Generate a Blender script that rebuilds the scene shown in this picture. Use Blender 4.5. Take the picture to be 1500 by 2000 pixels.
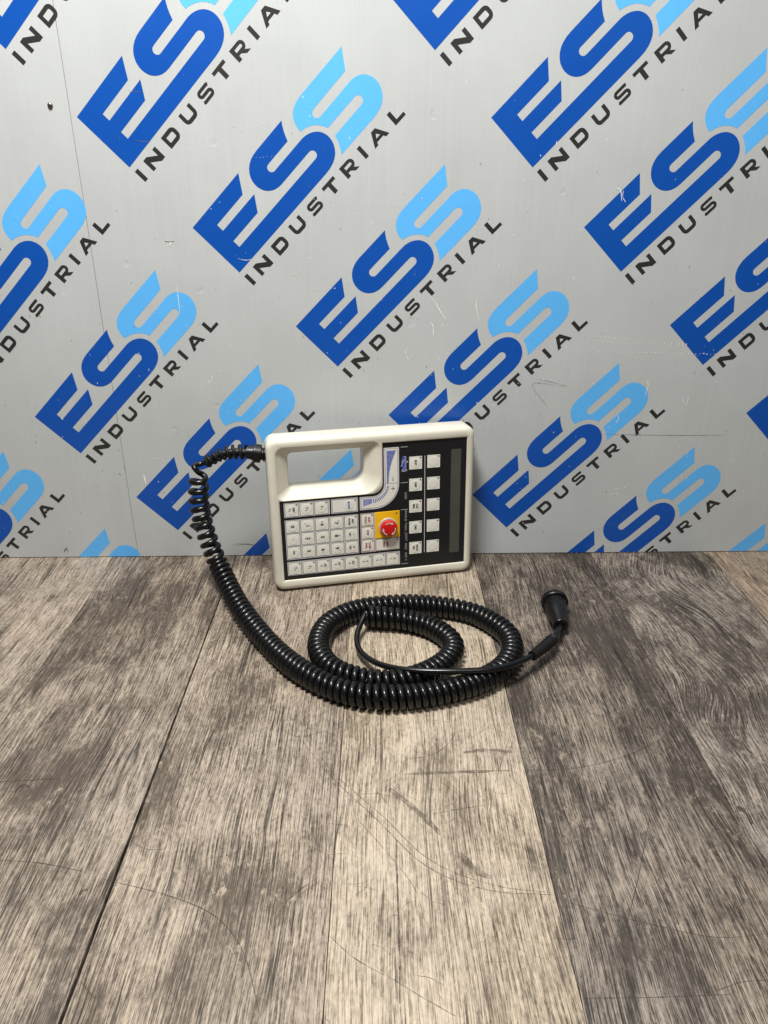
import bpy, bmesh, math, random
from mathutils import Vector, Matrix
random.seed(7)
for o in list(bpy.data.objects): bpy.data.objects.remove(o)
scene = bpy.context.scene
C = scene.collection
R = math.radians

# ------------------------------------------------------------------ camera
CAM_H = 0.5052
PITCH = 24.62
cd = bpy.data.cameras.new('camera'); cam = bpy.data.objects.new('camera', cd); C.objects.link(cam)
cam.location = (0, 0, CAM_H); cam.rotation_euler = (R(90 - PITCH), 0, 0)
cd.sensor_fit = 'VERTICAL'; cd.sensor_height = 36.0; cd.sensor_width = 27.0; cd.lens = 36.0 * 1440 / 2000
cd.shift_x = 7.0 / 2000
cd.clip_start = 0.01; cd.clip_end = 50
scene.camera = cam
# ------------------------------------------------------------------ world and lamps (an indoor workbench)
w = bpy.data.worlds.new('World'); scene.world = w; w.use_nodes = True
bg = w.node_tree.nodes['Background']; bg.inputs[0].default_value = (1.0, 0.97, 0.93, 1); bg.inputs[1].default_value = 0.07
def area(name, loc, target, sx, sy, power, col):
    l = bpy.data.lights.new(name, 'AREA'); l.shape = 'RECTANGLE'; l.size = sx; l.size_y = sy; l.energy = power; l.color = col
    o = bpy.data.objects.new(name, l); C.objects.link(o); o.location = loc
    o.rotation_euler = (Vector(target) - Vector(loc)).to_track_quat('-Z', 'Y').to_euler(); return o
area('ceiling_lamp', (-0.26, 0.36, 1.60), (-0.05, 0.62, 0.1), 0.40, 0.22, 43.0, (1.0, 0.985, 0.945))
area('room_lamp', (0.9, -0.9, 2.3), (0.0, 0.7, 0.1), 1.0, 0.5, 14.0, (1.0, 0.98, 0.95))
vs = scene.view_settings
scene.display_settings.display_device = 'sRGB'
vs.view_transform = 'Standard'; vs.look = 'None'; vs.gamma = 1.0; vs.exposure = 0.0; vs.use_curve_mapping = False
scene.render.engine = 'CYCLES'

# ------------------------------------------------------------------ helpers
def link(name, me, mat=None, parent=None):
    o = bpy.data.objects.new(name, me); C.objects.link(o)
    if mat is not None and me is not None and not me.materials: me.materials.append(mat)
    if parent is not None: o.parent = parent
    return o
def tag(o, label=None, cat=None, group=None, kind=None):
    if label: o['label'] = label
    if cat: o['category'] = cat
    if group: o['group'] = group
    if kind: o['kind'] = kind
    return o
def mesh_of(verts, faces, smooth=None):
    me = bpy.data.meshes.new('m'); me.from_pydata([tuple(v) for v in verts], [], faces); me.update()
    bm = bmesh.new(); bm.from_mesh(me)
    big = [f for f in bm.faces if len(f.verts) > 4]
    if big: bmesh.ops.triangulate(bm, faces=big)
    bm.to_mesh(me); bm.free()
    if smooth is not None:
        me.polygons.foreach_set('use_smooth', [True] * len(me.polygons))
        if smooth < 180: me.set_sharp_from_angle(angle=R(smooth))
    return me
def loft(loops, cap0=True, cap1=True, smooth=35):
    n = len(loops[0]); v = []; f = []
    for l in loops: v += list(l)
    for i in range(len(loops) - 1):
        for j in range(n):
            k = (j + 1) % n
            f.append((i*n + j, i*n + k, (i+1)*n + k, (i+1)*n + j))
    if cap0: f.append(tuple(reversed(range(n))))
    if cap1: f.append(tuple(range((len(loops)-1)*n, len(loops)*n)))
    me = mesh_of(v, f)
    bm = bmesh.new(); bm.from_mesh(me); bmesh.ops.recalc_face_normals(bm, faces=bm.faces); bm.to_mesh(me); bm.free()
    if smooth:
        me.polygons.foreach_set('use_smooth', [True] * len(me.polygons)); me.set_sharp_from_angle(angle=R(smooth))
    return me
def rrect(x0, y0, x1, y1, r, n=6):
    """rounded rectangle, counter-clockwise; r = one radius or (bl, br, tr, tl)"""
    if not isinstance(r, (tuple, list)): r = (r,)*4
    pts = []
    for (cx, cy, a0, rr) in ((x0+r[0], y0+r[0], 180, r[0]), (x1-r[1], y0+r[1], 270, r[1]), (x1-r[2], y1-r[2], 0, r[2]), (x0+r[3], y1-r[3], 90, r[3])):
        for i in range(n+1):
            a = R(a0 + 90*i/n); pts.append((cx + rr*math.cos(a), cy + rr*math.sin(a)))
    return pts
def lift(pts, z, s=1.0): return [(p[0]*s, p[1]*s, z*s) for p in pts]
def inset(pts, d):
    """move a closed counter-clockwise outline inwards by d"""
    n = len(pts); out = []
    for i in range(n):
        a, b, c = Vector(pts[i-1]), Vector(pts[i]), Vector(pts[(i+1) % n])
        e1 = (b-a); e2 = (c-b)
        if e1.length < 1e-9: e1 = e2
        if e2.length < 1e-9: e2 = e1
        e1.normalize(); e2.normalize()
        n1 = Vector((-e1.y, e1.x)); n2 = Vector((-e2.y, e2.x)); m = n1 + n2
        m = m / max(0.3, 1 + n1.dot(n2))
        out.append((b.x + m.x*d, b.y + m.y*d))
    return out
def solid(pts, z0, z1, bev=0.0, s=0.001, smooth=35):
    """prism of an outline (mm) with a small top bevel"""
    loops = [lift(pts, z0, s)]
    if bev > 0: loops += [lift(pts, z1-bev, s), lift(inset(pts, bev*0.3), z1-bev*0.3, s), lift(inset(pts, bev), z1, s)]
    else: loops += [lift(pts, z1, s)]
    return loft(loops, smooth=smooth)
def strip(poly, wdt, closed=False):
    """flat stroke (quads) along a 2D polyline; returns verts, faces"""
    n = len(poly); v = []; f = []
    for i in range(n):
        b = Vector(poly[i])
        a = Vector(poly[i-1]) if (i > 0 or closed) else None
        c = Vector(poly[(i+1) % n]) if (i < n-1 or closed) else None
        d1 = (b-a).normalized() if a is not None else None
        d2 = (c-b).normalized() if c is not None else None
        if d1 is None: d1 = d2
        if d2 is None: d2 = d1
        n1 = Vector((-d1.y, d1.x)); n2 = Vector((-d2.y, d2.x)); m = (n1+n2)/max(0.35, 1+n1.dot(n2))
        ww = wdt[i] if isinstance(wdt, (list, tuple)) else wdt
        v += [tuple(b + m*ww/2), tuple(b - m*ww/2)]
    for i in range(n if closed else n-1):
        k = (i+1) % n
        f.append((2*i, 2*i+1, 2*k+1, 2*k))
    return v, f
class Flat:
    """collects flat polygons (mm) into one sheet facing +z"""
    def __init__(self): self.v = []; self.f = []
    def poly(self, pts):
        b = len(self.v); self.v += [(p[0], p[1]) for p in pts]; self.f.append(tuple(range(b, b+len(pts)))); return self
    def stroke(self, poly, wdt, closed=False):
        v, f = strip(poly, wdt, closed); b = len(self.v); self.v += v; self.f += [tuple(b+i for i in q) for q in f]; return self
    def mesh(self, z=0.0, s=0.001):
        me = mesh_of([(x*s, y*s, z*s) for x, y in self.v], self.f)
        bm = bmesh.new(); bm.from_mesh(me)
        for fc in bm.faces:
            if fc.normal.z < 0: fc.normal_flip()
        bm.to_mesh(me); bm.free(); return me
def arc(cx, cy, r, a0, a1, n=8): return [(cx + r*math.cos(R(a0+(a1-a0)*i/n)), cy + r*math.sin(R(a0+(a1-a0)*i/n))) for i in range(n+1)]
def catmull(pts, step):
    """dense resample of a smooth curve through pts"""
    P = [Vector(p) for p in pts]; P = [2*P[0]-P[1]] + P + [2*P[-1]-P[-2]]
    out = []
    for i in range(1, len(P)-2):
        p0, p1, p2, p3 = P[i-1:i+3]
        for k in range(24):
            t = k/24
            out.append(0.5*((2*p1) + (p2-p0)*t + (2*p0-5*p1+4*p2-p3)*t*t + (3*p1-p0-3*p2+p3)*t**3))
    out.append(P[-2])
    res = [out[0]]; acc = 0
    for a, b in zip(out, out[1:]):
        d = (b-a).length; pos = 0
        while acc + d - pos >= step and d > 0:
            pos += step - acc; acc = 0; res.append(a.lerp(b, pos/d))
        acc += d - pos
    res.append(out[-1]); return res
def frames(path, up=Vector((0, 0, 1))):
    T = []
    for i in range(len(path)):
        T.append((path[min(i+1, len(path)-1)] - path[max(i-1, 0)]).normalized())
    N = [None]*len(path); n = up - T[0]*up.dot(T[0])
    if n.length < 1e-3: n = Vector((1, 0, 0)) - T[0]*T[0].x
    n.normalize()
    for i in range(len(path)):
        n = n - T[i]*n.dot(T[i]); n.normalize(); N[i] = n.copy()
    return T, N, [t.cross(q) for t, q in zip(T, N)]
def tube(path, rad, sides=10, caps=True):
    T, N, B = frames(path); v = []; f = []
    for i, p in enumerate(path):
        r = rad[i] if isinstance(rad, (list, tuple)) else rad
        for k in range(sides):
            a = 2*math.pi*k/sides; v.append(tuple(p + (N[i]*math.cos(a) + B[i]*math.sin(a))*r))
    for i in range(len(path)-1):
        for k in range(sides):
            q = (k+1) % sides; f.append((i*sides+k, i*sides+q, (i+1)*sides+q, (i+1)*sides+k))
    if caps: f.append(tuple(reversed(range(sides)))); f.append(tuple(range((len(path)-1)*sides, len(path)*sides)))
    return mesh_of(v, f, smooth=50)
def lathe(prof, sides=40, smooth=35):
    """profile of (radius, z) in mm, turned about z"""
    return loft([[(r*math.cos(2*math.pi*k/sides)*.001, r*math.sin(2*math.pi*k/sides)*.001, z*.001) for k in range(sides)] for r, z in prof], smooth=smooth)
def text_mesh(body, size, fat=0.0, space=1.0, sx=1.0):
    cu = bpy.data.curves.new('t', 'FONT'); cu.body = body; cu.size = size; cu.resolution_u = 3; cu.offset = fat; cu.space_character = space
    cu.align_x = 'CENTER'; cu.space_line = 0.95
    ob = bpy.data.objects.new('t', cu); C.objects.link(ob)
    dg = bpy.context.evaluated_depsgraph_get(); dg.update()
    me = bpy.data.meshes.new_from_object(ob.evaluated_get(dg)); bpy.data.objects.remove(ob); bpy.data.curves.remove(cu)
    xs = [v.co.x for v in me.vertices]; ys = [v.co.y for v in me.vertices]
    cx, cy = (min(xs)+max(xs))/2, (min(ys)+max(ys))/2
    for v in me.vertices:
        x, y = (v.co.x-cx)*sx, v.co.y-cy
        v.co = (y, -x, 0)          # the lettering is read with the pendant turned a quarter
    me.materials.clear(); return me

# ------------------------------------------------------------------ materials
class NT:
    def __init__(self, name):
        self.m = bpy.data.materials.new(name); self.m.use_nodes = True; self.t = self.m.node_tree
        self.b = self.t.nodes['Principled BSDF']; self.tc = None
    def n(self, typ, **kw):
        nd = self.t.nodes.new(typ)
        for k, v in kw.items():
            if k in ('op',): nd.operation = v
            elif k.startswith('i_'): self.put(nd.inputs[k[2:].replace('_', ' ')], v)
            else: setattr(nd, k, v)
        return nd
    def put(self, sock, v):
        if hasattr(v, 'is_output'): self.t.links.new(v, sock)
        elif v is not None: sock.default_value = v
    def math(self, op, a, b=None, c=None, clamp=False):
        nd = self.t.nodes.new('ShaderNodeMath'); nd.operation = op; nd.use_clamp = clamp
        for i, v in enumerate((a, b, c)): self.put(nd.inputs[i], v) if v is not None else None
        return nd.outputs[0]
    def co(self):
        if self.tc is None: self.tc = self.t.nodes.new('ShaderNodeTexCoord')
        return self.tc.outputs['Object']
    def mapped(self, scale=(1,1,1), loc=(0,0,0), src=None):
        nd = self.t.nodes.new('ShaderNodeMapping'); self.put(nd.inputs[0], src or self.co()); nd.inputs['Scale'].default_value = scale; nd.inputs['Location'].default_value = loc
        return nd.outputs[0]
    def noise(self, scale, vec=None, detail=3, rough=0.55, dist=0.0):
        nd = self.t.nodes.new('ShaderNodeTexNoise'); nd.inputs['Scale'].default_value = scale; nd.inputs['Detail'].default_value = detail
        nd.inputs['Roughness'].default_value = rough; nd.inputs['Distortion'].default_value = dist
        self.put(nd.inputs['Vector'], vec or self.co()); return nd.outputs['Fac']
    def ramp(self, fac, a, b, lo=0.0, hi=1.0):
        nd = self.t.nodes.new('ShaderNodeMapRange'); nd.inputs['From Min'].default_value = a; nd.inputs['From Max'].default_value = b
        nd.inputs['To Min'].default_value = lo; nd.inputs['To Max'].default_value = hi; self.put(nd.inputs['Value'], fac); return nd.outputs[0]
    def mix(self, fac, a, b, mode='MIX'):
        nd = self.t.nodes.new('ShaderNodeMix'); nd.data_type = 'RGBA'; nd.blend_type = mode
        self.put(nd.inputs[0], fac)
        for i, v in ((6, a), (7, b)):
            self.put(nd.inputs[i], v if hasattr(v, 'is_output') else (v[0], v[1], v[2], 1))
        return nd.outputs[2]
    def bump(self, h, strength, dist):
        nd = self.t.nodes.new('ShaderNodeBump'); nd.inputs['Strength'].default_value = strength; nd.inputs['Distance'].default_value = dist
        self.put(nd.inputs['Height'], h); self.put(self.b.inputs['Normal'], nd.outputs[0])
    def set(self, **kw):
        for k, v in kw.items():
            s = self.b.inputs[{'col':'Base Color','rough':'Roughness','metal':'Metallic','spec':'Specular IOR Level','coat':'Coat Weight','coatr':'Coat Roughness','alpha':'Alpha'}[k]]
            self.put(s, (v[0], v[1], v[2], 1) if isinstance(v, tuple) else v)
        return self.m
def plain(name, col, rough=0.5, spec=0.5, var=0.06, scale=120, bump=0.0, coat=0.0, metal=0.0):
    t = NT(name); nz = t.noise(scale, detail=4)
    dark = tuple(c*(1-var*2) for c in col)
    t.set(col=t.mix(t.ramp(nz, .3, .7), col, dark), rough=t.ramp(nz, .3, .7, rough*0.92, min(1, rough*1.1)), spec=spec, coat=coat, metal=metal)
    if bump: t.bump(t.noise(scale*12, detail=2), bump, 0.0002)
    return t.m

def wall_print(name, col, rough):
    t = NT(name)
    streak = t.noise(1.0, t.mapped((420, 1, 3)), detail=3)
    blot = t.noise(9, detail=4)
    f = t.math('ADD', t.math('MULTIPLY', streak, .35), t.math('MULTIPLY', blot, .65))
    t.set(col=t.mix(t.ramp(f, .35, .65), tuple(c*.94 for c in col), tuple(min(1, c*1.05) for c in col)), rough=t.ramp(blot, .3, .7, rough*.88, rough*1.1), spec=.42)
    # faint flutes of the board, plus scattered dents
    dent = t.noise(38, detail=2); d2 = t.ramp(dent, .70, .76, 0, 1)
    wob = t.noise(5, detail=2)
    h = t.math('ADD', t.math('MULTIPLY', streak, .25), t.math('ADD', t.math('MULTIPLY', d2, -.9), t.math('MULTIPLY', wob, 2.0)))
    t.bump(h, .35, .0006)
    return t.m
M = {}
M['grey'] = wall_print('wall_grey', (.455, .472, .473), .34)
M['blue'] = wall_print('print_blue', (.003, .070, .365), .36)
M['sky'] = wall_print('print_light_blue', (.105, .43, .86), .34)
M['ink'] = wall_print('print_charcoal', (.022, .022, .021), .42)

def tuple_scale(t, col, k): return t.mix(1.0, col, (k, k, k), 'MULTIPLY')
def wood(name, seed, pale, mid_c, dark, patch, lines, figure=0.0):
    """weathered board: pale ground, soft brown patches, thin broken dark grain, pale flecks, cracks"""
    t = NT(name); L = (seed*3.1, seed*7.7, seed*1.3)
    base = t.mapped((1, 1, 1), L)
    sep = t.n('ShaderNodeSeparateXYZ'); t.put(sep.inputs[0], base)
    warp = t.noise(3.0, base, detail=2)
    figw = t.noise(5.0, t.mapped((1.5, .75, 1), L), detail=1)
    x = t.math('ADD', sep.outputs[0], t.math('ADD', t.math('MULTIPLY', warp, .03), t.math('MULTIPLY', figw, figure)))
    cmb = t.n('ShaderNodeCombineXYZ'); t.put(cmb.inputs[0], x); t.put(cmb.inputs[1], sep.outputs[1])
    v = cmb.outputs[0]
    fine = t.noise(1.0, t.mapped((1400, 30, 1), src=v), detail=3, rough=.7)
    fine2 = t.noise(1.0, t.mapped((620, 17, 1), (3, 1, 0), src=v), detail=3, rough=.65)
    wide = t.noise(1.0, t.mapped((60, 4, 1), src=v), detail=3, rough=.6)
    blot = t.noise(1.0, t.mapped((13, 7, 1), src=base), detail=7, rough=.64, dist=.5)
    mott = t.noise(1.0, t.mapped((85, 45, 1), (1, 4, 0), src=base), detail=6, rough=.75)
    crack = t.noise(1.0, t.mapped((340, 9, 1), (4, 9, 0), src=v), detail=3, rough=.6)
    grit = t.noise(1.0, t.mapped((420, 170, 1), (7, 2, 0), src=base), detail=3, rough=.7)
    # one continuous tone: grain lines + mottling - weathered patches, then coloured dark > brown > pale
    def dev(n_, k): return t.math('MULTIPLY', t.math('SUBTRACT', n_, .5), k)
    pz = t.math('ADD', blot, t.math('ADD', dev(mott, .35), dev(wide, .25)))
    bp = t.ramp(pz, .66 - .22*patch, .84 - .22*patch)
    tone = t.math('ADD', dev(fine, 2.4), dev(fine2, 1.5))
    tone = t.math('ADD', tone, dev(mott, .60)); tone = t.math('ADD', tone, dev(wide, .55)); tone = t.math('ADD', tone, dev(grit, 1.0)); tone = t.math('ADD', tone, dev(blot, -.6))
    tone = t.math('ADD', t.math('ADD', tone, .60 - .16*lines), t.math('MULTIPLY', bp, -.30))
    tint = t.ramp(t.noise(7, base, detail=3), .35, .65)
    pl = t.mix(tint, pale, tuple(c*k for c, k in zip(pale, (.90, .92, .99))))
    lo = t.mix(t.ramp(tone, -.06, .42), dark, mid_c)
    col = t.mix(t.ramp(tone, .30, .95), lo, tuple_scale(t, pl, 1.12))
    col = t.mix(t.math('MULTIPLY', bp, .48), col, tuple(c*.92 for c in mid_c))
    # pale rubbed flecks over the patches
    fl = t.math('MULTIPLY', t.ramp(mott, .575, .64), t.ramp(t.noise(10, t.mapped((1, 1, 1), (6, 2, 0), src=base), detail=3), .45, .56))
    col = t.mix(t.math('MULTIPLY', fl, .7), col, tuple(c*1.03 for c in pale))
    # long thin dark grain veins and a few deeper cracks
    vein = t.noise(1.0, t.mapped((120, 2.6, 1), (5, 3, 0), src=v), detail=2, rough=.5)
    vm = t.ramp(t.noise(1.0, t.mapped((40, 9, 1), (2, 8, 0), src=v), detail=2), .46, .60)
    vn = t.math('MULTIPLY', t.ramp(t.math('ABSOLUTE', dev(vein, 1.0)), .026, .006), vm)
    ck = t.math('MAXIMUM', t.math('MULTIPLY', t.ramp(crack, .345, .305), .8), t.math('MULTIPLY', vn, .8))
    col = t.mix(ck, col, tuple(c*.55 for c in dark))
    knot = t.math('MULTIPLY', t.ramp(t.noise(24, t.mapped((1.3, .8, 1), (9, 9, 0), src=base), detail=3), .71, .77), .6)
    col = t.mix(knot, col, dark)
    t.set(col=col, rough=t.ramp(tone, .1, .9, .62, .48), spec=.32)
    t.bump(t.math('SUBTRACT', t.math('MULTIPLY', tone, .6), t.math('MULTIPLY', ck, .8)), .5, .0006)
    return t.m

M['base'] = plain('table_substrate', (.012, .010, .009), .9)
M['cream'] = plain('cream_plastic', (.63, .60, .505), .40, .5, .035, 60, .18)
M['black_panel'] = plain('black_overlay', (.0095, .0095, .011), .36, .45, .1, 200)
M['key'] = plain('ivory_key', (.71, .695, .62), .40, .5, .03, 300)
M['key_side'] = plain('pale_block', (.58, .575, .60), .42, .5, .03, 300)
M['rose_side'] = plain('rose_block', (.60, .47, .46), .42, .5, .03, 300)
M['line'] = plain('outline_ink', (.035, .033, .032), .5)
M['legend'] = plain('legend_ink', (.018, .018, .020), .5)
M['red_ink'] = plain('red_ink', (.33, .03, .05), .5)
M['blue_ink'] = plain('blue_ink', (.015, .06, .42), .45)
M['white_ink'] = plain('white_ink', (.62, .62, .62), .5)
M['dim_ink'] = plain('dim_ink', (.36, .36, .37), .5)
M['yellow'] = plain('yellow_plate', (.84, .46, .006), .42, .5, .04, 90)
M['red'] = plain('red_knob', (.56, .008, .007), .34, .5, .05, 150)
M['collar'] = plain('grey_collar', (.46, .45, .42), .4)
M['rubber'] = plain('black_rubber', (.007, .007, .0075), .5, .3, .15, 200, .2)
M['cable'] = plain('black_cable_jacket', (.005, .005, .0055), .26, .40, .18, 90, .08)
M['plug'] = plain('black_plug_plastic', (.0055, .0055, .006), .36, .35, .2, 110, .15)
M['lcd'] = plain('lcd_window', (.072, .071, .056), .2, .5, .12, 25)
M['steel'] = plain('screw_steel', (.30, .28, .25), .35, .5, .2, 900, .3, 0, 1.0)
M['scuff'] = plain('white_scuff', (.83, .83, .81), .55)
M['scuff_dark'] = plain('dark_scuff', (.13, .128, .12), .6)
def scratch_mat(name, col, amount):
    t = NT(name); t.set(col=col, rough=.7, alpha=t.ramp(t.noise(160, detail=4), .38, .62, amount*.25, amount)); return t.m
M['scratch'] = scratch_mat('table_scratch', (.045, .035, .027), .85)
M['smear'] = scratch_mat('table_smear', (.10, .075, .052), .55)

# ------------------------------------------------------------------ table top of vinyl planks
def box(x0, x1, y0, y1, z0, z1, bev=0.0):
    bm = bmesh.new(); bmesh.ops.create_cube(bm, size=1)
    for v in bm.verts: v.co = ((x0+x1)/2 + v.co.x*(x1-x0), (y0+y1)/2 + v.co.y*(y1-y0), (z0+z1)/2 + v.co.z*(z1-z0))
    if bev: bmesh.ops.bevel(bm, geom=list(bm.edges), offset=bev, segments=2, affect='EDGES', profile=.5)
    me = bpy.data.meshes.new('box'); bm.to_mesh(me); bm.free(); return me
table = link('table_top', box(-.96, .96, .04, 1.06, -.030, -.0045), M['base']); tag(table, 'weathered grey brown wood plank table top', None, None, 'structure')
PW = .1729
woods = [  # seed, pale, patch tone, grain tone, patch amount, grain amount, figure
    (1, (.400, .328, .252), (.146, .114, .089), (.034, .025, .0185), .55, .35, .0),
    (2, (.365, .298, .228), (.106, .081, .063), (.028, .021, .0155), .95, .52, .0),
    (3, (.410, .336, .255), (.126, .097, .075), (.030, .0225, .0165), .85, .36, .0),
    (4, (.495, .411, .303), (.220, .175, .128), (.046, .0345, .0245), .55, .05, .0),
    (5, (.305, .252, .197), (.076, .060, .048), (.0155, .012, .0092), 1.0, .86, .0),
    (6, (.340, .288, .230), (.085, .068, .055), (.0195, .0155, .012), .92, .74, .10),
    (7, (.35, .267, .188), (.155, .112, .079), (.05, .036, .026), .5, .35, .02),
    (8, (.34, .28, .215), (.13, .098, .077), (.042, .033, .025), .6, .4, .0),
    (9, (.36, .29, .225), (.13, .098, .077), (.042, .033, .025), .5, .4, .0),
    (10, (.32, .265, .2), (.12, .092, .074), (.04, .031, .025), .6, .5, .02)]
seams = [-.9016, -.7287, -.5558, -.3829, -.2098, -.0378, .1351, .3080, .4810, .6539, .8268]
order = [8, 9, 0, 1, 2, 3, 4, 5, 6, 7]
gapw = {-.2098: (.0015, .0005), -.0378: (.0003, .0002), .1351: (.0003, .0003)}
for i in range(10):
    a, b = seams[i], seams[i+1]
    ga = gapw.get(a, (.0003, .0003)); gb = gapw.get(b, (.0003, .0003))
    cx = (a+b)/2; y0, y1 = .05, 1.05
    z1 = 0.0 if i != 4 else 0.0
    vv = []
    bv = .0005
    def ring(d, z): return [(a-cx+ga[0]+d, y0-.55+d, z), (b-cx-gb[0]-d, y0-.55+d, z), (b-cx-gb[1]-d, y1-.55-d, z), (a-cx+ga[1]+d, y1-.55-d, z)]
    me = loft([ring(0, -.0042), ring(0, -bv), ring(bv*.3, -bv*.3), ring(bv, 0)], smooth=30)
    s, pale, midc, dark, pt, ct, fg = woods[order[i]]
    p = link('plank', me, wood('plank_wood_%d' % s, s, pale, midc, dark, pt, ct, fg), table); p.location = (cx, .55, 0)

def T(x, y, z=0.0):
    """table point that the pixel (x, y) of the 1500 x 2000 photograph shows: used only to read off where things lie"""
    c, s = math.cos(R(PITCH)), math.sin(R(PITCH)); X = (x-743)/1440; Y = -(y-1000)/1440
    d = Vector((X, c+Y*s, -s+Y*c)); return Vector((0, 0, CAM_H)) + d*((z-CAM_H)/d.z)
def AY(x, y, yy):
    c, s = math.cos(R(PITCH)), math.sin(R(PITCH)); X = (x-743)/1440; Y = -(y-1000)/1440
    d = Vector((X, c+Y*s, -s+Y*c)); return Vector((0, 0, CAM_H)) + d*(yy/d.y)

# scratches worn into the table (thin dark grooves)
sc = Flat(); sm = Flat()
def scr(pix, wd, dst=sc):
    p = catmull([T(*q) for q in pix], .004); n = len(p)
    ws = [wd*(.35+.65*math.sin(math.pi*min(1, max(0, (k+.5)/n)))**.5)*random.uniform(.6, 1.2) for k in range(n)]
    dst.stroke([(q.x*1000, q.y*1000) for q in p], ws)
scr([(585, 1440), (640, 1510), (735, 1600), (830, 1690), (950, 1738), (1082, 1748)], .7)
scr([(600, 1445), (655, 1513), (745, 1592), (840, 1680), (960, 1728), (1080, 1744)], .6)
scr([(205, 1718), (330, 1750), (420, 1790), (475, 1860), (508, 1985)], .8)
scr([(0, 1680), (80, 1686), (160, 1702)], .8)
scr([(0, 1527), (60, 1524), (115, 1521)], 1.2)
scr([(800, 1483), (850, 1472), (885, 1440), (888, 1405)], .7)
scr([(1270, 1590), (1245, 1720), (1216, 1832)], .8)
scr([(1030, 1505), (1140, 1498), (1250, 1465), (1340, 1410)], .6)
scr([(1100, 1760), (1250, 1800), (1390, 1830), (1500, 1825)], .6)
scr([(1150, 1800), (1220, 1850), (1290, 1905)], .5)
scr([(540, 1420), (585, 1440), (640, 1430), (700, 1470)], .5)
scr([(995, 1440), (960, 1560), (957, 1680)], .6)
scr([(845, 1590), (900, 1580), (950, 1572)], .5)
scr([(690, 1590), (800, 1720), (830, 1800)], .5)
scr([(775, 1640), (776, 1720), (780, 1840), (781, 1960)], 1.5)
scr([(560, 1760), (590, 1735), (620, 1715)], .6); scr([(566, 1764), (600, 1737), (626, 1722)], .5)
scr([(640, 1825), (690, 1870), (750, 1905)], .6)
scr([(755, 1905), (820, 1945), (890, 1985)], .6)
scr([(1140, 1950), (1280, 1948), (1430, 1942)], .6)
scr([(1400, 1935), (1450, 1918), (1500, 1914)], .7)
scr([(1160, 1235), (1260, 1222), (1370, 1215)], .5)
scr([(520, 1620), (515, 1680), (508, 1718)], 1.1)
scr([(485, 1510), (460, 1610), (440, 1700)], .7)
scr([(160, 1920), (185, 1950)], .7)
for (x0, x1, y0, y1, n) in ((640, 1080, 1390, 1960, 46), (1080, 1500, 1150, 1960, 34), (0, 640, 1200, 1990, 34), (560, 1000, 1150, 1420, 16)):
    for _ in range(n):
        x, y = random.uniform(x0, x1), random.uniform(y0, y1); a = random.uniform(-.9, 1.1); L = random.uniform(15, 70); k = random.uniform(-8, 8)
        dx, dy = math.cos(a)*L, math.sin(a)*L
        scr([(x, y), (x+dx*.5-k*math.sin(a), y+dy*.5+k*math.cos(a)), (x+dx, y+dy)], random.uniform(.2, .42))
scr([(760, 1540), (810, 1580), (862, 1630)], 7, sm); scr([(790, 1512), (900, 1508), (995, 1505)], 4, sm)
scr([(890, 1660), (930, 1700), (960, 1715)], 6, sm)
scr([(905, 1470), (950, 1465), (1000, 1468)], 5, sm)
scr([(155, 1748), (162, 1740), (172, 1737)], 3.0)
scr([(28, 1548), (44, 1533), (58, 1538)], 3.2)
scr([(1440, 1575), (1460, 1592), (1468, 1610)], 5.0)
o = link('scratch_marks', sc.mesh(.25), M['scratch'], table); o['kind'] = 'stuff'
o = link('scuff_smears', sm.mesh(.18), M['smear'], table); o['kind'] = 'stuff'

# ------------------------------------------------------------------ printed backdrop wall
TH = R(1.058)
wall = link('backdrop_wall', box(-.98, .98, .0065, .030, -.02, 1.25), M['grey'])
wall.location = (0, .9525, 0); wall.rotation_euler = (0, 0, TH); tag(wall, 'silver grey backdrop wall printed with blue logos', None, None, 'structure')
def U(x, y):
    """wall coordinate (across, up) in metres for a photograph pixel"""
    c, s = math.cos(R(PITCH)), math.sin(R(PITCH)); X = (x-743)/1440; Y = -(y-1000)/1440
    d = Vector((X, c+Y*s, -s+Y*c)); n = Vector((-math.sin(TH), math.cos(TH), 0)); c0 = Vector((0, 0, CAM_H)); w0 = Vector((0, .9525, 0))
    p = c0 + d*((w0-c0).dot(n)/d.dot(n)) - w0
    return (p.x*math.cos(TH)+p.y*math.sin(TH), p.z)
CREASE = -.3512
for a, b, nm in ((-.98, CREASE-.00014, 'panel'), (CREASE+.00014, .98, 'panel')):
    link(nm, box(a, b, 0, .006, .0008, 1.25, .0006), M['grey'], wall)
# one logo, drawn flat in millimetres: x along the baseline, y up
def bez(p0, p1, p2, n=6): return [tuple((1-t)**2*a + 2*t*(1-t)*b + t*t*c for a, b, c in zip(p0, p1, p2)) for t in [i/n for i in range(1, n+1)]]
dark = [(0, 73.4), (84.4, 73.4), (70.2, 54.6), (23, 54.6), (23, 45.3), (80.3, 45.3), (67.7, 29), (22.8, 29), (22.8, 19.4), (159, 19.4)]
dark += arc(159.3, 24.5, 5.1, -90, 90, 8) + [(112, 29.4)]
dark += bez((112, 29.4), (98, 29.4), (91.5, 39.5)) + bez((91.5, 39.5), (86.2, 49), (90.5, 59.5)) + bez((90.5, 59.5), (97.5, 73.6), (117, 73.8))
dark += [(160.7, 73.8)] + bez((160.7, 73.8), (154.2, 66.5), (149.9, 54.7), 4) + [(116, 54.7)] + arc(116, 49.7, 5.0, 90, 270, 8) + [(160, 44.7)]
dark += bez((160, 44.9), (174.5, 44.8), (182.3, 36)) + bez((182.3, 36), (189.5, 26.5), (185, 15)) + bez((185, 15), (178.5, 0.4), (157, 0)) + [(0, 0)]
lite = [(261.4, 75), (247.5, 56), (194, 55.6)] + arc(194.5, 50.3, 5.2, 90, 270, 8) + [(244, 45.3)]
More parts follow.
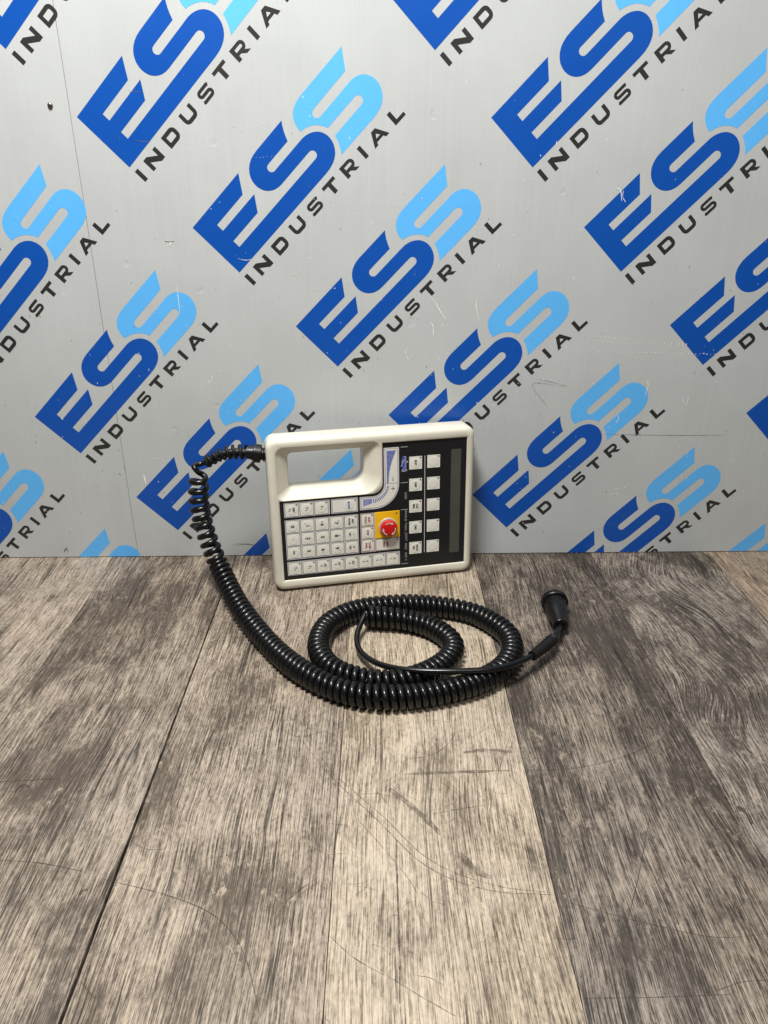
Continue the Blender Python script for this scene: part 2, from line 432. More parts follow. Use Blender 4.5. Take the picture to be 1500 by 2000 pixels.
lite += bez((244, 45.3), (257, 44.8), (262.8, 35)) + bez((262.8, 35), (268.3, 24), (262.5, 13.5)) + bez((262.5, 13.5), (255.5, 1.4), (238, 1.1))
lite += [(183.3, 1.0)] + bez((183.3, 1.0), (190, 9), (192.6, 20), 4) + [(236.5, 20.2)] + arc(236.8, 25.7, 5.4, -90, 90, 8) + [(192.4, 31)]
lite += bez((192.4, 31), (187, 47), (167.6, 51.2), 6) + bez((167.6, 51.2), (167.5, 64), (176.5, 70.5)) + bez((176.5, 70.5), (183, 75), (196, 75.2))
me_dark = Flat().poly(dark).mesh(); me_lite = Flat().poly(lite).mesh()
H0, H1 = -22.4, -7.2
def letters():
    out = []
    def F(): f = Flat(); out.append(f); return f
    t = 3.9; th = 4.9
    def rect(f, x0, y0, x1, y1): f.poly([(x0, y0), (x1, y0), (x1, y1), (x0, y1)])
    rect(F(), .5, H0, 5.6, H1)
    F().poly([(16.4, H0), (21.2, H0), (21.2, H1-6.8), (32.2, H0), (38, H0), (38, H1), (33.2, H1), (33.2, H0+6.8), (22.2, H1), (16.4, H1)])
    F().stroke([(51.9, H0+t/2), (63, H0+t/2)] + arc(63, H0+t/2+3.8, 3.8, -90, 0, 4)[1:] + arc(63, H1-t/2-3.8, 3.8, 0, 90, 4) + [(51.9, H1-t/2)], t+.5, True)
    F().stroke([(83.4, H1), (83.4, H0+6)] + arc(87.2, H0+6, 3.8, 180, 270, 4)[1:] + arc(94.4, H0+6, 3.8, 270, 360, 4) + [(98.2, H1)], t+.4)
    y0, y1, ym = H0+t/2, H1-t/2, (H0+H1)/2
    q = (y1-ym)/2
    F().stroke([(129.4, y1-1.0), (128, y1), (116.5, y1)] + arc(116.5, y1-q, q, 90, 270, 6)[1:] + [(125.4, ym)] + arc(125.4, ym-q, q, 90, -90, 6)[1:] + [(113.8, y0), (112.4, y0+1.0)], t-.5)
    f = F(); rect(f, 140.4, H1-t, 160, H1); rect(f, 147.6, H0, 152.8, H1-t)
    f = F(); rect(f, 170.3, H0, 175.2, H1)
    yr = H0+6.2
    f.stroke([(175.2, H1-t/2), (183.6, H1-t/2)] + arc(183.6, (H1-t/2+yr)/2, (H1-t/2-yr)/2, 90, -90, 6)[1:] + [(175.2, yr)], t-.3)
    f.poly([(178.5, yr-t/2+.15), (184.5, yr-t/2+.15), (189.6, H0), (183.6, H0)])
    rect(F(), 200.2, H0, 205.1, H1)
    f = F(); cx = 227.0; hw = 11.7
    half = [(-hw, H0), (-3.2, H1), (0, H1), (0, H1-4.6), (-3.1, H0+6.4), (0, H0+6.4), (0, H0+3.1), (-5.0, H0+3.1), (-6.4, H0)]
    f.poly([(cx+x, y) for x, y in half]); f.poly([(cx-x, y) for x, y in reversed(half)])
    F().poly([(249.2, H0), (265.1, H0), (265.1, H0+t), (254.2, H0+t), (254.2, H1), (249.2, H1)])
    return [f.mesh() for f in out]
me_let = letters()
for m in [me_dark]: m.materials.append(M['blue'])
me_lite.materials.append(M['sky'])
for m in me_let: m.materials.append(M['ink'])
# printed sheet: logo plane faces -y of the wall
def clipped(me, uz, a):
    """the sheet ends where the wall meets the table"""
    lim = .0012; nz = Vector((math.sin(a), math.cos(a), 0))
    if all(uz + v.co.dot(nz) > lim for v in me.vertices): return me
    c = me.copy(); bm = bmesh.new(); bm.from_mesh(c)
    bmesh.ops.bisect_plane(bm, geom=bm.verts[:] + bm.edges[:] + bm.faces[:], plane_co=nz*(lim-uz), plane_no=nz, clear_inner=True)
    bm.to_mesh(c); bm.free(); return c if len(c.polygons) else None
LA = R(45.2)
def logo(ux, uz):
    Mx = Matrix.Translation((ux, -.00012, uz)) @ Matrix.Rotation(R(90), 4, 'X') @ Matrix.Rotation(LA, 4, 'Z')
    kids = [(n, clipped(m, uz, LA)) for n, m in [('dark_letters', me_dark), ('light_letter', me_lite)] + [('letter', q) for q in me_let]]
    kids = [k for k in kids if k[1] is not None]
    if not kids: return
    d = None
    for n, m in kids:
        if d is None: d = link('printed_logo', m, None, wall); d.matrix_local = Mx
        else: link(n, m, None, d)
# lattice: E corner of one logo, a column step and the diagonal step
OX, OZ = -.3415+.0511, .5640-.0517
def drift(x):
    """the print was laid a few millimetres unevenly"""
    tb = [(-.9, -.001), (-.5, -.001), (-.1, -.0025), (.13, -.003), (.25, -.0014), (.37, .0042), (.49, .0087), (.9, .012)]
    for (a, p), (b, q_) in zip(tb, tb[1:]):
        if x <= b: return p + (q_-p)*(x-a)/(b-a)
    return tb[-1][1]
for n in range(-3, 4):
    for m in range(-6, 10):
        x = OX + .4722*n + .1187*m; z = OZ - .1174*m
        if -.92 < x < .80 and -.20 < z < .80:
            if -.84 < x < .66: logo(x + drift(x - .0511), z)

# small nicks, staple rows and scratches in the sheet, as thin raised flakes
def wall_sheet(fl, depth):
    me = fl.mesh(); me.transform(Matrix.Translation((0, -depth, 0)) @ Matrix.Rotation(R(90), 4, 'X')); return me
wl = Flat(); dk = Flat()
def mark(u, z, l, wd, ang, dst=wl):
    c, s_ = math.cos(ang), math.sin(ang); p = []
    for (a, b) in ((-.5, -.3), (-.1, -.5), (.5, -.15), (.35, .4), (-.3, .5)):
        a *= l*random.uniform(.7, 1.2); b *= wd*random.uniform(.6, 1.2); p.append(((u*1000 + a*c - b*s_), (z*1000 + a*s_ + b*c)))
    dst.poly(p)
def dots(x0, y0, x1, y1, n, l, wd, ang, dst=wl, jit=.0006):
    for i in range(n):
        t = i/(n-1); u, z = U(x0+(x1-x0)*t, y0+(y1-y0)*t)
        if random.random() < .88: mark(u+random.uniform(-jit, jit), z+random.uniform(-jit, jit), l*random.uniform(.4, 1.2), wd*random.uniform(.5, 1.2), ang+random.uniform(-.2, .2), dst)
def wcurve(pix, wd, dst=wl):
    p = [U(*q) for q in pix]; p = catmull([(a, b, 0) for a, b in p], .002); n = len(p)
    dst.stroke([(q.x*1000, q.y*1000) for q in p], [wd*1.4*random.uniform(.35, 1.1)*(.3+.7*math.sin(math.pi*(k+.5)/n)) for k in range(n)])
dots(1140, 655, 1340, 672, 30, 3.6, .9, R(88)); dots(1150, 664, 1340, 674, 28, 2.2, .9, R(92))
dots(1170, 687, 1410, 692, 34, 2.0, 1.6, 0); dots(608, 564, 660, 562, 9, 1.4, 1.3, 0); dots(645, 562, 700, 560, 8, .9, .5, 0)
dots(440, 312, 560, 303, 17, 1.0, .45, 0); dots(715, 405, 775, 405, 8, 1.2, .4, R(90), dk); dots(720, 398, 775, 404, 8, 1.2, .4, R(90), dk)
dots(596, 763, 650, 772, 9, 1.3, .4, 0); dots(300, 760, 370, 770, 10, 1.2, .35, R(-10)); dots(230, 803, 275, 806, 6, .8, .5, 0); dots(255, 870, 380, 876, 14, .6, .5, 0)
dots(450, 310, 400, 315, 8, .8, .4, 0); dots(820, 580, 855, 592, 6, 1.0, .6, 0); dots(1150, 1021, 1200, 1024, 9, .8, .6, 0)
dots(40, 1087, 480, 1084, 70, 1.4, 1.0, R(70)); dots(960, 1082, 1460, 1074, 46, 1.2, .8, R(70))
wcurve([(836, 577), (850, 590), (860, 608), (871, 624)], 1.0); wcurve([(842, 628), (846, 640), (846, 658)], .8); wcurve([(932, 578), (930, 598), (936, 628)], .6)
wcurve([(797, 676), (792, 690), (800, 705)], .6); wcurve([(345, 560), (348, 580), (352, 615)], .5); wcurve([(1330, 775), (1340, 790), (1345, 775)], .8); wcurve([(405, 740), (410, 748), (416, 732)], .8)
wcurve([(560, 541), (580, 533), (590, 530)], .5); wcurve([(465, 505), (480, 508), (495, 506)], .5); wcurve([(1000, 935), (1020, 922), (1050, 915)], .3); wcurve([(295, 897), (312, 895), (325, 905)], .4)
wcurve([(1205, 808), (1208, 818), (1203, 826)], 1.0); wcurve([(1262, 742), (1266, 752), (1260, 772)], .9); wcurve([(1200, 365), (1212, 372), (1214, 392)], .9); wcurve([(1218, 372), (1216, 384), (1222, 395)], .6)
wcurve([(1190, 966), (1205, 964), (1206, 968)], 1.0); wcurve([(1190, 953), (1215, 955), (1232, 940)], .7); wcurve([(1070, 795), (1040, 750), (1105, 755)], .25, dk); wcurve([(1180, 848), (1300, 850), (1415, 850)], .45, dk)
wcurve([(1050, 740), (1085, 748), (1110, 755)], .35, dk); wcurve([(615, 1072), (660, 1070), (700, 1075)], .5, dk); wcurve([(325, 470), (334, 474), (330, 480)], .8); wcurve([(322, 471), (334, 472), (340, 471)], .8, dk)
wcurve([(262, 273), (278, 276), (293, 276)], .6, dk); wcurve([(252, 180), (262, 179), (275, 180)], .4, dk); wcurve([(460, 1066), (480, 1062), (502, 1066)], .5, dk); wcurve([(455, 1063), (470, 1062), (498, 1064)], .5, dk)
wcurve([(280, 925), (283, 935), (285, 945)], 1.6); wcurve([(125, 1078), (130, 1070), (133, 1078)], 1.6, dk)
for _ in range(520):
    x = random.uniform(0, 1500); y = random.betavariate(2.6, 1.3)*1085
    if y < 60: continue
    u, z = U(x, y); mark(u, z, random.choice((.8, 1.0, 1.4, 2.2, 3.6)), random.uniform(.4, 1.0), R(90+random.gauss(0, 25)), wl if random.random() < .62 else dk)
o = link('surface_nicks', wall_sheet(wl, .00022), M['scuff'], wall); o['kind'] = 'stuff'
o = link('surface_scuffs', wall_sheet(dk, .0003), M['scuff_dark'], wall); o['kind'] = 'stuff'
# screw through the board
u0, z0 = U(98, 206)
scw = link('screw', lathe([(.01, 1.6), (1.6, 1.5), (2.6, .9), (3.1, 0), (3.1, -3)], 24), M['steel'])
scw.matrix_world = wall.matrix_basis @ Matrix.Translation((u0, -.0005, z0)) @ Matrix.Rotation(R(90), 4, 'X')
tag(scw, 'small dark metal screw head in the grey backdrop at upper left', 'screw')
sl = link('slot', Flat().poly([(-2.2, -.3), (2.2, -.3), (2.2, .3), (-2.2, .3)]).mesh(1.66), M['line'], scw); sl.rotation_euler = (0, 0, .6)

# ------------------------------------------------------------------ teach pendant (local frame: x along, y up the face, z out of the face)
yaw, lean = R(12.3), R(3.97)
ux = Vector((math.cos(yaw), math.sin(yaw), 0)); bk = Vector((-math.sin(yaw), math.cos(yaw), 0))
uy = Vector((0, 0, math.cos(lean))) + bk*math.sin(lean); uz = ux.cross(uy)
pend = bpy.data.objects.new('teach_pendant', None); C.objects.link(pend); pend.empty_display_size = .05
PM = Matrix((( ux.x, uy.x, uz.x, -.1344), (ux.y, uy.y, uz.y, .8440), (ux.z, uy.z, uz.z, .0022), (0, 0, 0, 1)))
pend.matrix_world = PM
tag(pend, 'cream robot teach pendant with black keypad panel leaning against the grey backdrop', 'control pendant')
TK = 35.0
x0, x1, y0, y1 = -4.0, 267.2, 0.0, 207.0
def body_ring(d, z, r=13): return lift(rrect(x0+d, y0+d, x1-d, y1-d, max(2, r-d), 8), z, .001)
prof = []
for i in range(7):
    a = R(90*i/6); prof.append((7.0*(1-math.sin(a)), -7.0*(1-math.cos(a))))     # front edge rounding
rings = [body_ring(3.0, -TK), body_ring(.8, -TK+1.0), body_ring(0, -TK+3.5)] + [body_ring(7.0*(1-math.cos(R(15*i))), -7.0*(1-math.sin(R(15*i)))) for i in range(7)]
body = bpy.data.objects.new('housing', loft(rings, smooth=40)); C.objects.link(body)
# cutters
def cut(loops):
    o = bpy.data.objects.new('cut', loft(loops, smooth=0)); C.objects.link(o); return o
def hole_ring(t, z, extra=0):
    # t = 0 at the rim, 1 at the narrow throat
    a = (7.0, 127.0, 140.0, 195.0); b = (22.5, 138.0, 121.0, 186.0)
    q = [a[i]*(1-t)+b[i]*t for i in range(4)]
    ra = (9, 24, 10, 11); rb = (5, 17, 4, 7); r = [ra[i]*(1-t)+rb[i]*t for i in range(4)]
    return lift(rrect(q[0]-extra, q[1]-extra, q[2]+extra, q[3]+extra, [v+extra for v in r], 8), z, .001)
c1 = cut([hole_ring(0, 3, 1.6), hole_ring(0, .01, 1.6), hole_ring(0, -.35, .5), hole_ring(0, -1.1, -.3), hole_ring(.45, -5.2), hole_ring(.9, -9.8), hole_ring(1.0, -11.6), hole_ring(1.03, -14), hole_ring(1.03, -TK-5)])
PL = [(8.6, 14.6), (256.4, 14.6), (256.4, 192.6), (143.3, 192.6), (143.3, 139.0)] + arc(129.5, 139.0, 13.8, 0, -90, 8)[1:] + [(8.6, 125.2)]
c2 = cut([lift(inset(PL, -1.3), 2, .001), lift(inset(PL, -1.3), .01, .001), lift(inset(PL, -.5), -.45, .001), lift(PL, -1.3, .001), lift(PL, -2.6, .001)])
for c_ in (c1, c2):
    md = body.modifiers.new('b', 'BOOLEAN'); md.operation = 'DIFFERENCE'; md.solver = 'EXACT'; md.object = c_
dg = bpy.context.evaluated_depsgraph_get(); dg.update()
bme = bpy.data.meshes.new_from_object(body.evaluated_get(dg)); bpy.data.objects.remove(body)
for c_ in (c1, c2): bpy.data.objects.remove(c_)
bme.materials.clear(); bme.polygons.foreach_set('use_smooth', [True]*len(bme.polygons)); bme.set_sharp_from_angle(angle=R(32))
link('housing', bme, M['cream'], pend)
Z0 = -1.9                                                # surface of the overlay
link('overlay_panel', solid(inset(PL, .15), -2.55, Z0), M['black_panel'], pend)
link('rear_grip', solid(rrect(240, 150, 270.2, 202.5, 8), -TK-5, -TK+8, 3), M['rubber'], pend)
link('rear_cover', solid(rrect(150, 8, 240, 110, 6), -TK-1.5, -TK+1, 1), M['rubber'], pend)
# keys
def key_at(u, v, wd=16.4, ht=16.4, legend=None, dot=True, outline=True, ink='legend', domex=0.0, dome=True, size=4.2, bar=None):
    z = Z0
    k = link('key', solid(rrect(-wd/2, -ht/2, wd/2, ht/2, .35, 2), 0, .30), M['key'], pend); k.location = (u*.001, v*.001, (z+.20)*.001)
    if outline: link('key_outline', solid(rrect(-wd/2-.55, -ht/2-.55, wd/2+.55, ht/2+.55, .5, 2), 0, .13), M['line'], k)
    if dome: d = link('dome', lathe([(7.2, .25), (7.0, .36), (6.4, .43), (5.0, .48), (3.0, .50), (.05, .51)], 28, 60), M['key'], k); d.location = (domex*.001, -.0004, 0)
    if dot:
        q = link('indicator', lathe([(1.0, .25), (1.0, .42), (.05, .48)], 14), M['legend'], k); q.location = ((wd/2-2.0)*.001, (ht/2-2.0)*.001, 0)
    if legend:
        for (tx, du, dv, sz) in legend:
            t = link('legend', text_mesh(tx, sz*.001, sz*.000045), M[ink] if not tx.startswith('!') else M['legend'], k)
            t.location = ((du+domex)*.001, (dv)*.001, .00060)
    return k
NB = .12
def block(ptsx0, ptsy0, ptsx1, ptsy1, mat='key_side'):
    link('key_surround', solid(rrect(ptsx0, ptsy0, ptsx1, ptsy1, .8, 3), Z0-.2, Z0+.14), M[mat], pend)
one = lambda s_, sz=6.4, du=0, dv=0: [(s_, du, dv, sz)]
two = lambda a, b, sz=3.7: [(a, 2.2, 0, sz), (b, -2.4, 0, sz)]
# right-hand soft keys and command keys
for i, lg in enumerate((one('EDIT', 3.6), one('DISP', 3.6), two('CLR', 'ERR', 3.7), one('CMD', 3.6), two('PROG', 'SET', 3.5))):
    key_at(187.1, 163-30*i, 17.2, 17.2, lg, True, False)
    key_at(211.4, 163-30*i+.3, 17.2, 17.2, None, True, False)
# function keys and slow
block(13.6, 102.6, 72.6, 122.8); block(74.4, 102.6, 109.6, 122.8)
for i, lg in enumerate(([('DEV', 2.6, 0, 3.6), ('F', -2.4, .9, 3.4), ('3', -3.0, -1.1, 2.6)], [('F', .6, .9, 4.2), ('2', -.4, -1.7, 3.0)], [('F', .6, .9, 4.2), ('1', -.4, -1.7, 3.0)])):
    key_at(23.4+19.2*i, 112.7, 16.6, 17.2, lg)
key_at(92.0, 112.7, 32.0, 17.0, [('SLOW', 0, 0, 3.7)], ink='blue_ink', domex=5.5)
# numeric pad
block(13.6, 43.4, 109.6, 99.0)
pad = [[one('0'), one('.', 6.0), one('DEL', 3.0)],
       [[('1', .4, -.6, 6.2), ('\u25e3', -2.6, 2.3, 2.2)], [('2', .8, 0, 6.2), ('\u25bc', -3.3, 0, 2.0)], [('3', .4, .6, 6.2), ('\u25e2', -2.6, -2.3, 2.2)]],
       [[('4', 0, -.4, 6.2), ('\u25c0', 0, 3.2, 2.0)], one('5'), [('6', 0, .4, 6.2), ('\u25b6', 0, -3.2, 2.0)]],
       [[('7', -.4, -.6, 6.2), ('\u25e4', 2.6, 2.3, 2.2)], [('8', -.8, 0, 6.2), ('\u25b2', 3.3, 0, 2.0)], [('9', -.4, .6, 6.2), ('\u25e5', 2.6, -2.3, 2.2)]],
       [two('REC', 'DONE', 3.3), [('-', 3.0, 0, 5.0), ('NO', -2.0, 0, 3.4)], [('+', 3.0, 0, 5.0), ('YES', -2.0, 0, 3.4)]]]
for c_, col in enumerate(pad):
    for r_, lg in enumerate(col):
        key_at(23.3+19.15*c_, 89.9-18.35*r_, 16.7, 16.0, lg, dot=(c_ == 4 and r_ == 0))
# run column, stop plate, manual/halt
block(112.2, 43.4, 165.4, 99.0, 'rose_side')
for r_, lg in enumerate((two('RUN', 'HOLD', 3.5), one('STEP', 3.5), two('COMP', 'PWR', 3.5))):
    key_at(121.8, 89.9-18.35*r_, 16.4, 15.8, lg, ink='red_ink')
key_at(148.6, 52.4, 31.4, 15.6, [('MAN', -.2, 0, 3.4), ('HALT', -5.0, 0, 3.4)], ink='red_ink', dome=False)
block(13.6, 20.6, 165.4, 40.4)
row = ('T2', 'T1', 'RZ6', 'RY5', 'RX4', 'Z3', 'Y2', 'X1')
for i, t_ in enumerate(row):
    lg = [('T', .8, .8, 4.2), (t_[1], -.5, -1.8, 3.2)] if t_[0] == 'T' else [(t_[:-1], 2.4, 0, 3.7), (t_[-1], -2.4, 0, 3.7)]
    key_at(23.3+18.87*i, 30.5, 16.4, 17.0, lg)
# emergency stop
plate = link('stop_plate', solid(rrect(131.9, 62.0, 165.4, 99.2, .6, 3), Z0+.1, Z0+.75, .25), M['yellow'], pend)
q = link('plate_dot', lathe([(1.1, 0), (1.1, .2)], 14), M['legend'], plate); q.location = (.1610, .0958, (Z0+.70)*.001)
es = link('stop_button', lathe([(7.4, 0), (7.4, 2.6), (9.4, 3.2), (10.9, 3.8), (11.4, 4.8), (11.4, 6.6), (11.0, 7.7), (9.9, 8.5), (7.5, 9.0), (4, 9.2), (.05, 9.25)], 48, 30), M['red'], pend)
es.location = (.1492, .0775, (Z0+.7)*.001)
cl = link('collar', lathe([(12.6, 0), (12.6, 1.0), (12.1, 1.6), (9.4, 1.6), (9.0, .6), (7.0, .6), (7.0, 0)], 48, 30), M['collar'], es)
for a0 in (100, -20, 220):
    f_ = Flat(); f_.stroke(arc(0, 0, 8.3, a0+28, a0-28, 10), 1.15)
    ta = R(a0-28); e = Vector((math.cos(ta), math.sin(ta))); tn = Vector((math.sin(ta), -math.cos(ta)))
    f_.poly([tuple(e*8.3+e*1.7), tuple(e*8.3-e*1.7), tuple(e*8.0+tn*3.6)])
    link('turn_arrow', f_.mesh(9.05), M['white_ink'], es)
# speed potentiometer strip
def jshape(d):
    out = [(144.9+d, 185.8-d), (144.9+d, 137)] + arc(130, 137, 14.9+d, 0, -90, 10)[1:] + [(112.2+d, 122.1-d), (112.2+d, 104.0+d), (132, 104.0+d)] + arc(132, 137, 33.0-d, -90, 0, 14)[1:] + [(165-d, 185.8-d)]
    return out
sp = link('speed_strip', solid(jshape(0), Z0-.2, Z0+.14), M['key_side'], pend)
link('strip_outline', solid(jshape(1.5), Z0, Z0+.24), M['line'], sp)
link('strip_face', solid(jshape(1.95), Z0, Z0+.34), M['key'], sp)
f_ = Flat()
nb = 27
for i in range(nb):
    v = 181.2 - i*42.4/(nb-1); t_ = i/(nb-1); r_ = 150.9 + 10.2*(1-t_)**2.0
    f_.poly([(148.5, v-.58), (r_, v-.58), (r_, v+.58), (148.5, v+.58)])
n2 = 22
for i in range(n2):
    t_ = i/(n2-1)
    if t_ < .62:
        a = R(-8 - 82*t_/.62); c_ = (130.5, 137); e = Vector((math.cos(a), math.sin(a))); tn = Vector((-e.y, e.x)); ri = 18.2; ro = ri + 2.9 + 7.0*t_**1.6
        p = [Vector(c_)+e*ri-tn*.42, Vector(c_)+e*ro-tn*.6, Vector(c_)+e*ro+tn*.6, Vector(c_)+e*ri+tn*.42]
    else:
        xx = 129.3 - (t_-.62)/.38*12.0; ro = 137-118.8+2.9+7.0*t_**1.6 - 18.2+.0
        p = [Vector((xx-.5, 118.8)), Vector((xx+.5, 118.8)), Vector((xx+.5, 118.8-ro)), Vector((xx-.5, 118.8-ro))]
    f_.poly([tuple(q_) for q_ in p])
link('speed_bars', f_.mesh(Z0+.42), M['blue_ink'], sp)
f_ = Flat().poly([(146.9, 137.3), (163.0, 137.3), (163.0, 137.7), (146.9, 137.7)]); f_.poly([(156.4, 140.6), (157.2, 140.6), (157.2, 146.2), (156.4, 146.2)])
f_.poly([(156.4, 127.5), (157.2, 127.5), (157.2, 133.1), (156.4, 133.1)]); f_.poly([(154, 129.9), (156.35, 129.9), (156.35, 130.7), (154, 130.7)]); f_.poly([(157.25, 129.9), (159.6, 129.9), (159.6, 130.7), (157.25, 130.7)])
link('sign_marks', f_.mesh(Z0+.42), M['legend'], sp)
# printed lines and wording on the black overlay
f_ = Flat().poly([(199.3, 34.8), (200.0, 34.8), (200.0, 171.6), (199.3, 171.6)])
link('dividing_line', f_.mesh(Z0+.08), M['white_ink'], pend)
for v in (185.4, 137.1, 99.6, 21.0):
    link('tick_line', Flat().poly([(167.2, v-.4), (176.6, v-.4), (176.6, v+.4), (167.2, v+.4)]).mesh(Z0+.08), M['dim_ink'], pend)
for tx, v in (('USER', 118.5), ('WORLD', 90.8), ('TOOL', 74.6), ('JOINT', 60.3), ('FREE', 46.4), ('DEV 3', 31.3)):
    t = link('wording', text_mesh(tx, .0040, 0.00004, 1.15), M['dim_ink'], pend); t.location = (.1739, v*.001, (Z0+.08)*.001)
    q = link('mode_lamp', lathe([(.7, -.1), (.7, .12)], 10), M['line'], pend); q.location = (.1692, v*.001, Z0*.001)
t = link('maker_mark', text_mesh('adept', .0092, .00085, 1.02, .92), M['white_ink'], pend); t.location = (.1716, .1625, (Z0+.08)*.001)
q = link('mark_fill', text_mesh('adept', .0092, .0003, 1.02, .92), M['blue_ink'], t); q.location = (0, 0, .00008)
# display window
dsp = link('display', solid(rrect(235.2, 30.4, 248.8, 177.6, .5, 2), Z0-.3, Z0+.06), M['lcd'], pend)
f_ = Flat(); f_.stroke(rrect(235.2, 30.4, 248.8, 177.6, .5, 2), .5, True); link('display_frame', f_.mesh(Z0+.1), M['line'], dsp)
# ------------------------------------------------------------------ coiled cable
cab = bpy.data.objects.new('coiled_cable', None); C.objects.link(cab); cab.empty_display_size = .05
tag(cab, 'black coiled cable looped on the planks with a round plug at its end', 'cable')
def PP(u, v, w_): return PM @ Vector((u*.001, v*.001, w_*.001))
# gland nut on the left side of the pendant
root = PP(-3.5, 184.0, -19.0)
tip = AY(404, 902, .868)
nut_end = AY(481, 883, root.y-.002)
pth = catmull([root, root.lerp(nut_end, .5), nut_end], .001)
ln = (nut_end-root).length
def rad_prof(path, prof):
    """radius along a path from (distance mm, radius mm) pairs"""
    out = []; s_ = 0
    for i, p in enumerate(path):
        if i: s_ += (p-path[i-1]).length*1000
        for (a, ra), (b, rb) in zip(prof, prof[1:]):
            if a <= s_ <= b: out.append((ra + (rb-ra)*(s_-a)/max(1e-6, b-a))*.001); break
        else: out.append(prof[-1][1]*.001)
    return out
L_ = ln*1000
link('gland_nut', tube(pth, rad_prof(pth, [(0, 9.5), (2, 9.5), (2.4, 7.8), (5.5, 7.8), (6, 11.8), (L_*.62, 11.8), (L_*.66, 9.2), (L_, 8.0), (99, 8.0)]), 12), M['plug'], cab)
boot = catmull([nut_end, nut_end.lerp(tip, .33)+Vector((0, 0, .0045)), nut_end.lerp(tip, .67)+Vector((0, 0, .0055)), tip], .0015)
link('boot_core', tube(boot, [(.0048 - .0008*i/len(boot)) for i in range(len(boot))], 12), M['rubber'], cab)
# spiral bend relief round the boot
Tb, Nb, Bb = frames(boot); sp_ = []
for i in range(len(boot)*8-8):
    t_ = i/8; k = int(t_); fr = t_-k; p = boot[k].lerp(boot[min(k+1, len(boot)-1)], fr); a = 2*math.pi*t_/len(boot)*7.0; rr = .0083 - .0020*t_/len(boot)
    sp_.append(p + (Nb[k]*math.cos(a)+Bb[k]*math.sin(a))*rr)
link('bend_relief', tube(sp_, .0019, 8), M['rubber'], cab)
cuff = [tip.lerp(boot[-4], 1.6), tip.lerp(boot[-4], .7), tip, tip+(tip-boot[-4])*.25]
link('cuff', tube(cuff, [.0064, .0066, .0066, .0054], 16), M['rubber'], cab)
# coil centre line: hangs from the boot, lands on the planks, runs round twice
CR, WR = .0097, .0037
zc = CR + WR + .0003
hang = [AY(390, 925, .866), AY(388, 950, .866), AY(389, 985, .865), AY(399, 1030, .862), AY(413, 1070, .858), AY(431, 1112, .848)]
flat = [(466, 1180), (507, 1236), (562, 1291), (628, 1333), (695, 1356), (765, 1362), (850, 1354), (925, 1335), (978, 1307), (1000, 1270), (985, 1233), (925, 1198), (850, 1184), (770, 1181), (695, 1192), (640, 1220), (622, 1262), (645, 1303), (700, 1325), (768, 1331), (832, 1315), (878, 1284), (882, 1254), (845, 1226), (790, 1210), (716, 1203)]
fl3 = []
for i, q_ in enumerate(flat):
    z = zc
    if i == 0: z = zc + .006
    if i >= len(flat)-2: z = zc + .002*(i-len(flat)+3)
    fl3.append(T(q_[0], q_[1], z))
axis = catmull(hang + fl3, .001)
Tn, Nn, Bn = frames(axis, Vector((0, -1, 0)))
seg = []; ph = R(150); sdone = 0; tot = len(axis)
NSUB = 3
for i in range(tot-1):
    s_ = i/ (tot-1)
    dist = i*.001
    # stretched while hanging, tight on the table
    pitch = .0116 - (.0116-.0077)*min(1, max(0, (dist-.10)/.14))
    if dist < .03: pitch = .0145 - .0026*dist/.03
    pitch *= 1 + .05*math.sin(dist*31) + .03*math.sin(dist*83+1)
    for k in range(NSUB):
        f = k/NSUB; p = axis[i].lerp(axis[i+1], f); n_ = Nn[i].lerp(Nn[i+1], f); b_ = Bn[i].lerp(Bn[i+1], f)
        rr = CR*(1 + .025*math.sin(dist*57)) * min(1, .35 + dist/.010) * min(1, .5 + (tot*.001-dist)/.008)
        seg.append(p + (n_*math.cos(ph) + b_*math.sin(ph))*rr); ph += 2*math.pi*.001/NSUB/pitch
link('coiled_section', tube(seg, WR, 10), M['cable'], cab)
head = catmull([tip+(boot[-4]-tip)*.3, AY(392, 906, .867), AY(379, 910, .862), AY(383, 918, .858), seg[0].lerp(seg[2], .5), seg[4]], .0015)
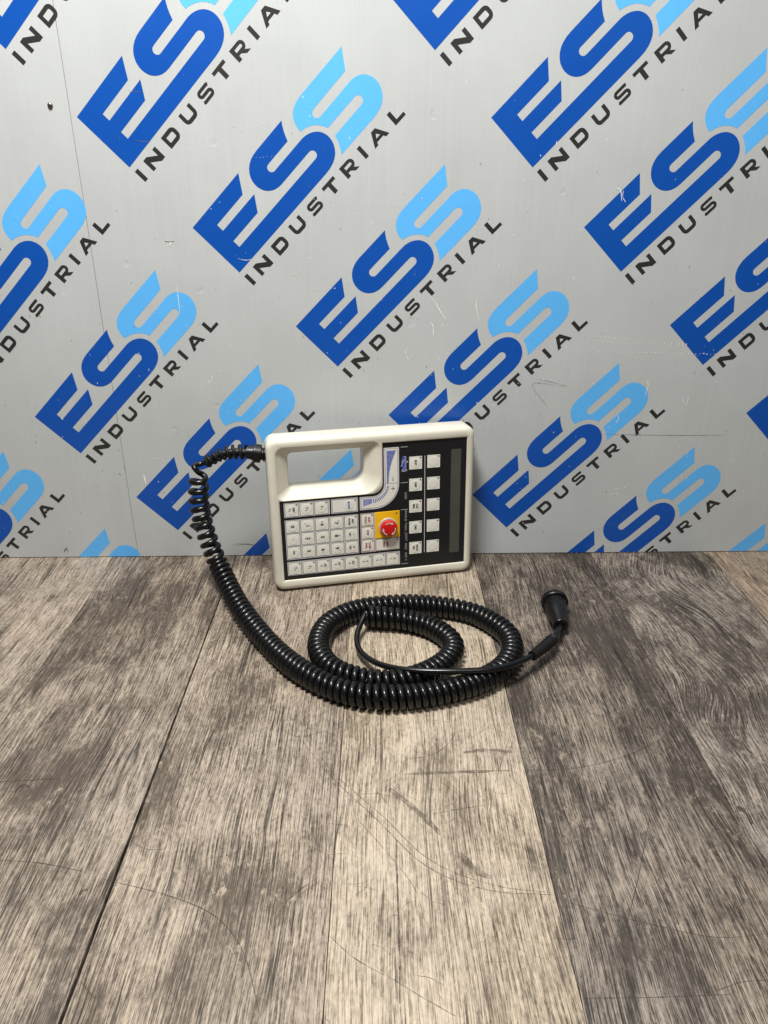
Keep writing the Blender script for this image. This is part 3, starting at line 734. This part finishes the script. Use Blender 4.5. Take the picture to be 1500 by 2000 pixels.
link('cable_lead', tube(head, .0035, 10), M['cable'], cab)
end = seg[-1]
tail = [seg[-6], end, T(703, 1222, .016), T(697, 1246, .010), T(704, 1272, .012), T(738, 1296, .018), T(800, 1309, .026), T(900, 1311, .030), T(985, 1303, .028), T(1045, 1278, .020)]
col_a, col_b = T(1040, 1281, .021), T(1078, 1250, .017)
gl = T(1095, 1222, .0155)
tail += [T(1062, 1264, .019), T(1080, 1248, .017), gl]
link('tail_lead', tube(catmull(tail, .003), .0034, 12), M['cable'], cab)
slv = catmull([T(1040, 1281, .0207), T(1062, 1264, .019), T(1080, 1248, .017)], .0006)
nsl = len(slv)
rs = []
for i in range(nsl):
    t_ = i/(nsl-1); rs.append((.0058 + .0016*t_)*(1 - (.17 if (int(t_*15) % 2) else 0)) if t_ < .93 else .0068)
link('sleeve', tube(slv, rs, 16), M['rubber'], cab)
# round plug, lying with its flange away from the camera
fc = T(1083, 1176, .0170)
ax = (fc - gl).normalized()
qm = Matrix.Translation(gl) @ ax.to_track_quat('Z', 'Y').to_matrix().to_4x4()
plen = (fc-gl).length*1000
plug = link('plug_body', lathe([(4.2, 3.5), (4.6, .2), (8.2, 0), (8.7, .8), (8.7, 4.0), (9.0, 5.5), (10.2, 15), (11.8, plen*.42), (12.9, plen*.62), (13.2, plen*.8), (13.2, plen-3)], 40, 25), M['plug'], cab)
plug.matrix_world = qm
ring_ = link('plug_flange', lathe([(13.0, plen-4), (15.9, plen-3.4), (16.7, plen-2.4), (16.7, plen+3.0), (16.0, plen+4.0), (12.6, plen+4.0), (12.6, plen-1)], 44, 25), M['plug'], plug)
for i in range(10):
    a = 2*math.pi*i/10
    r_ = link('plug_rib', solid(rrect(-1.1, -4, 1.1, 4, .8, 2), 0, 1.2, .4), M['plug'], plug)
    r_.matrix_local = Matrix.Rotation(a, 4, 'Z') @ Matrix.Translation((.0128, 0, (plen-9)*.001)) @ Matrix.Rotation(R(90), 4, 'Y') @ Matrix.Rotation(R(90), 4, 'Z')
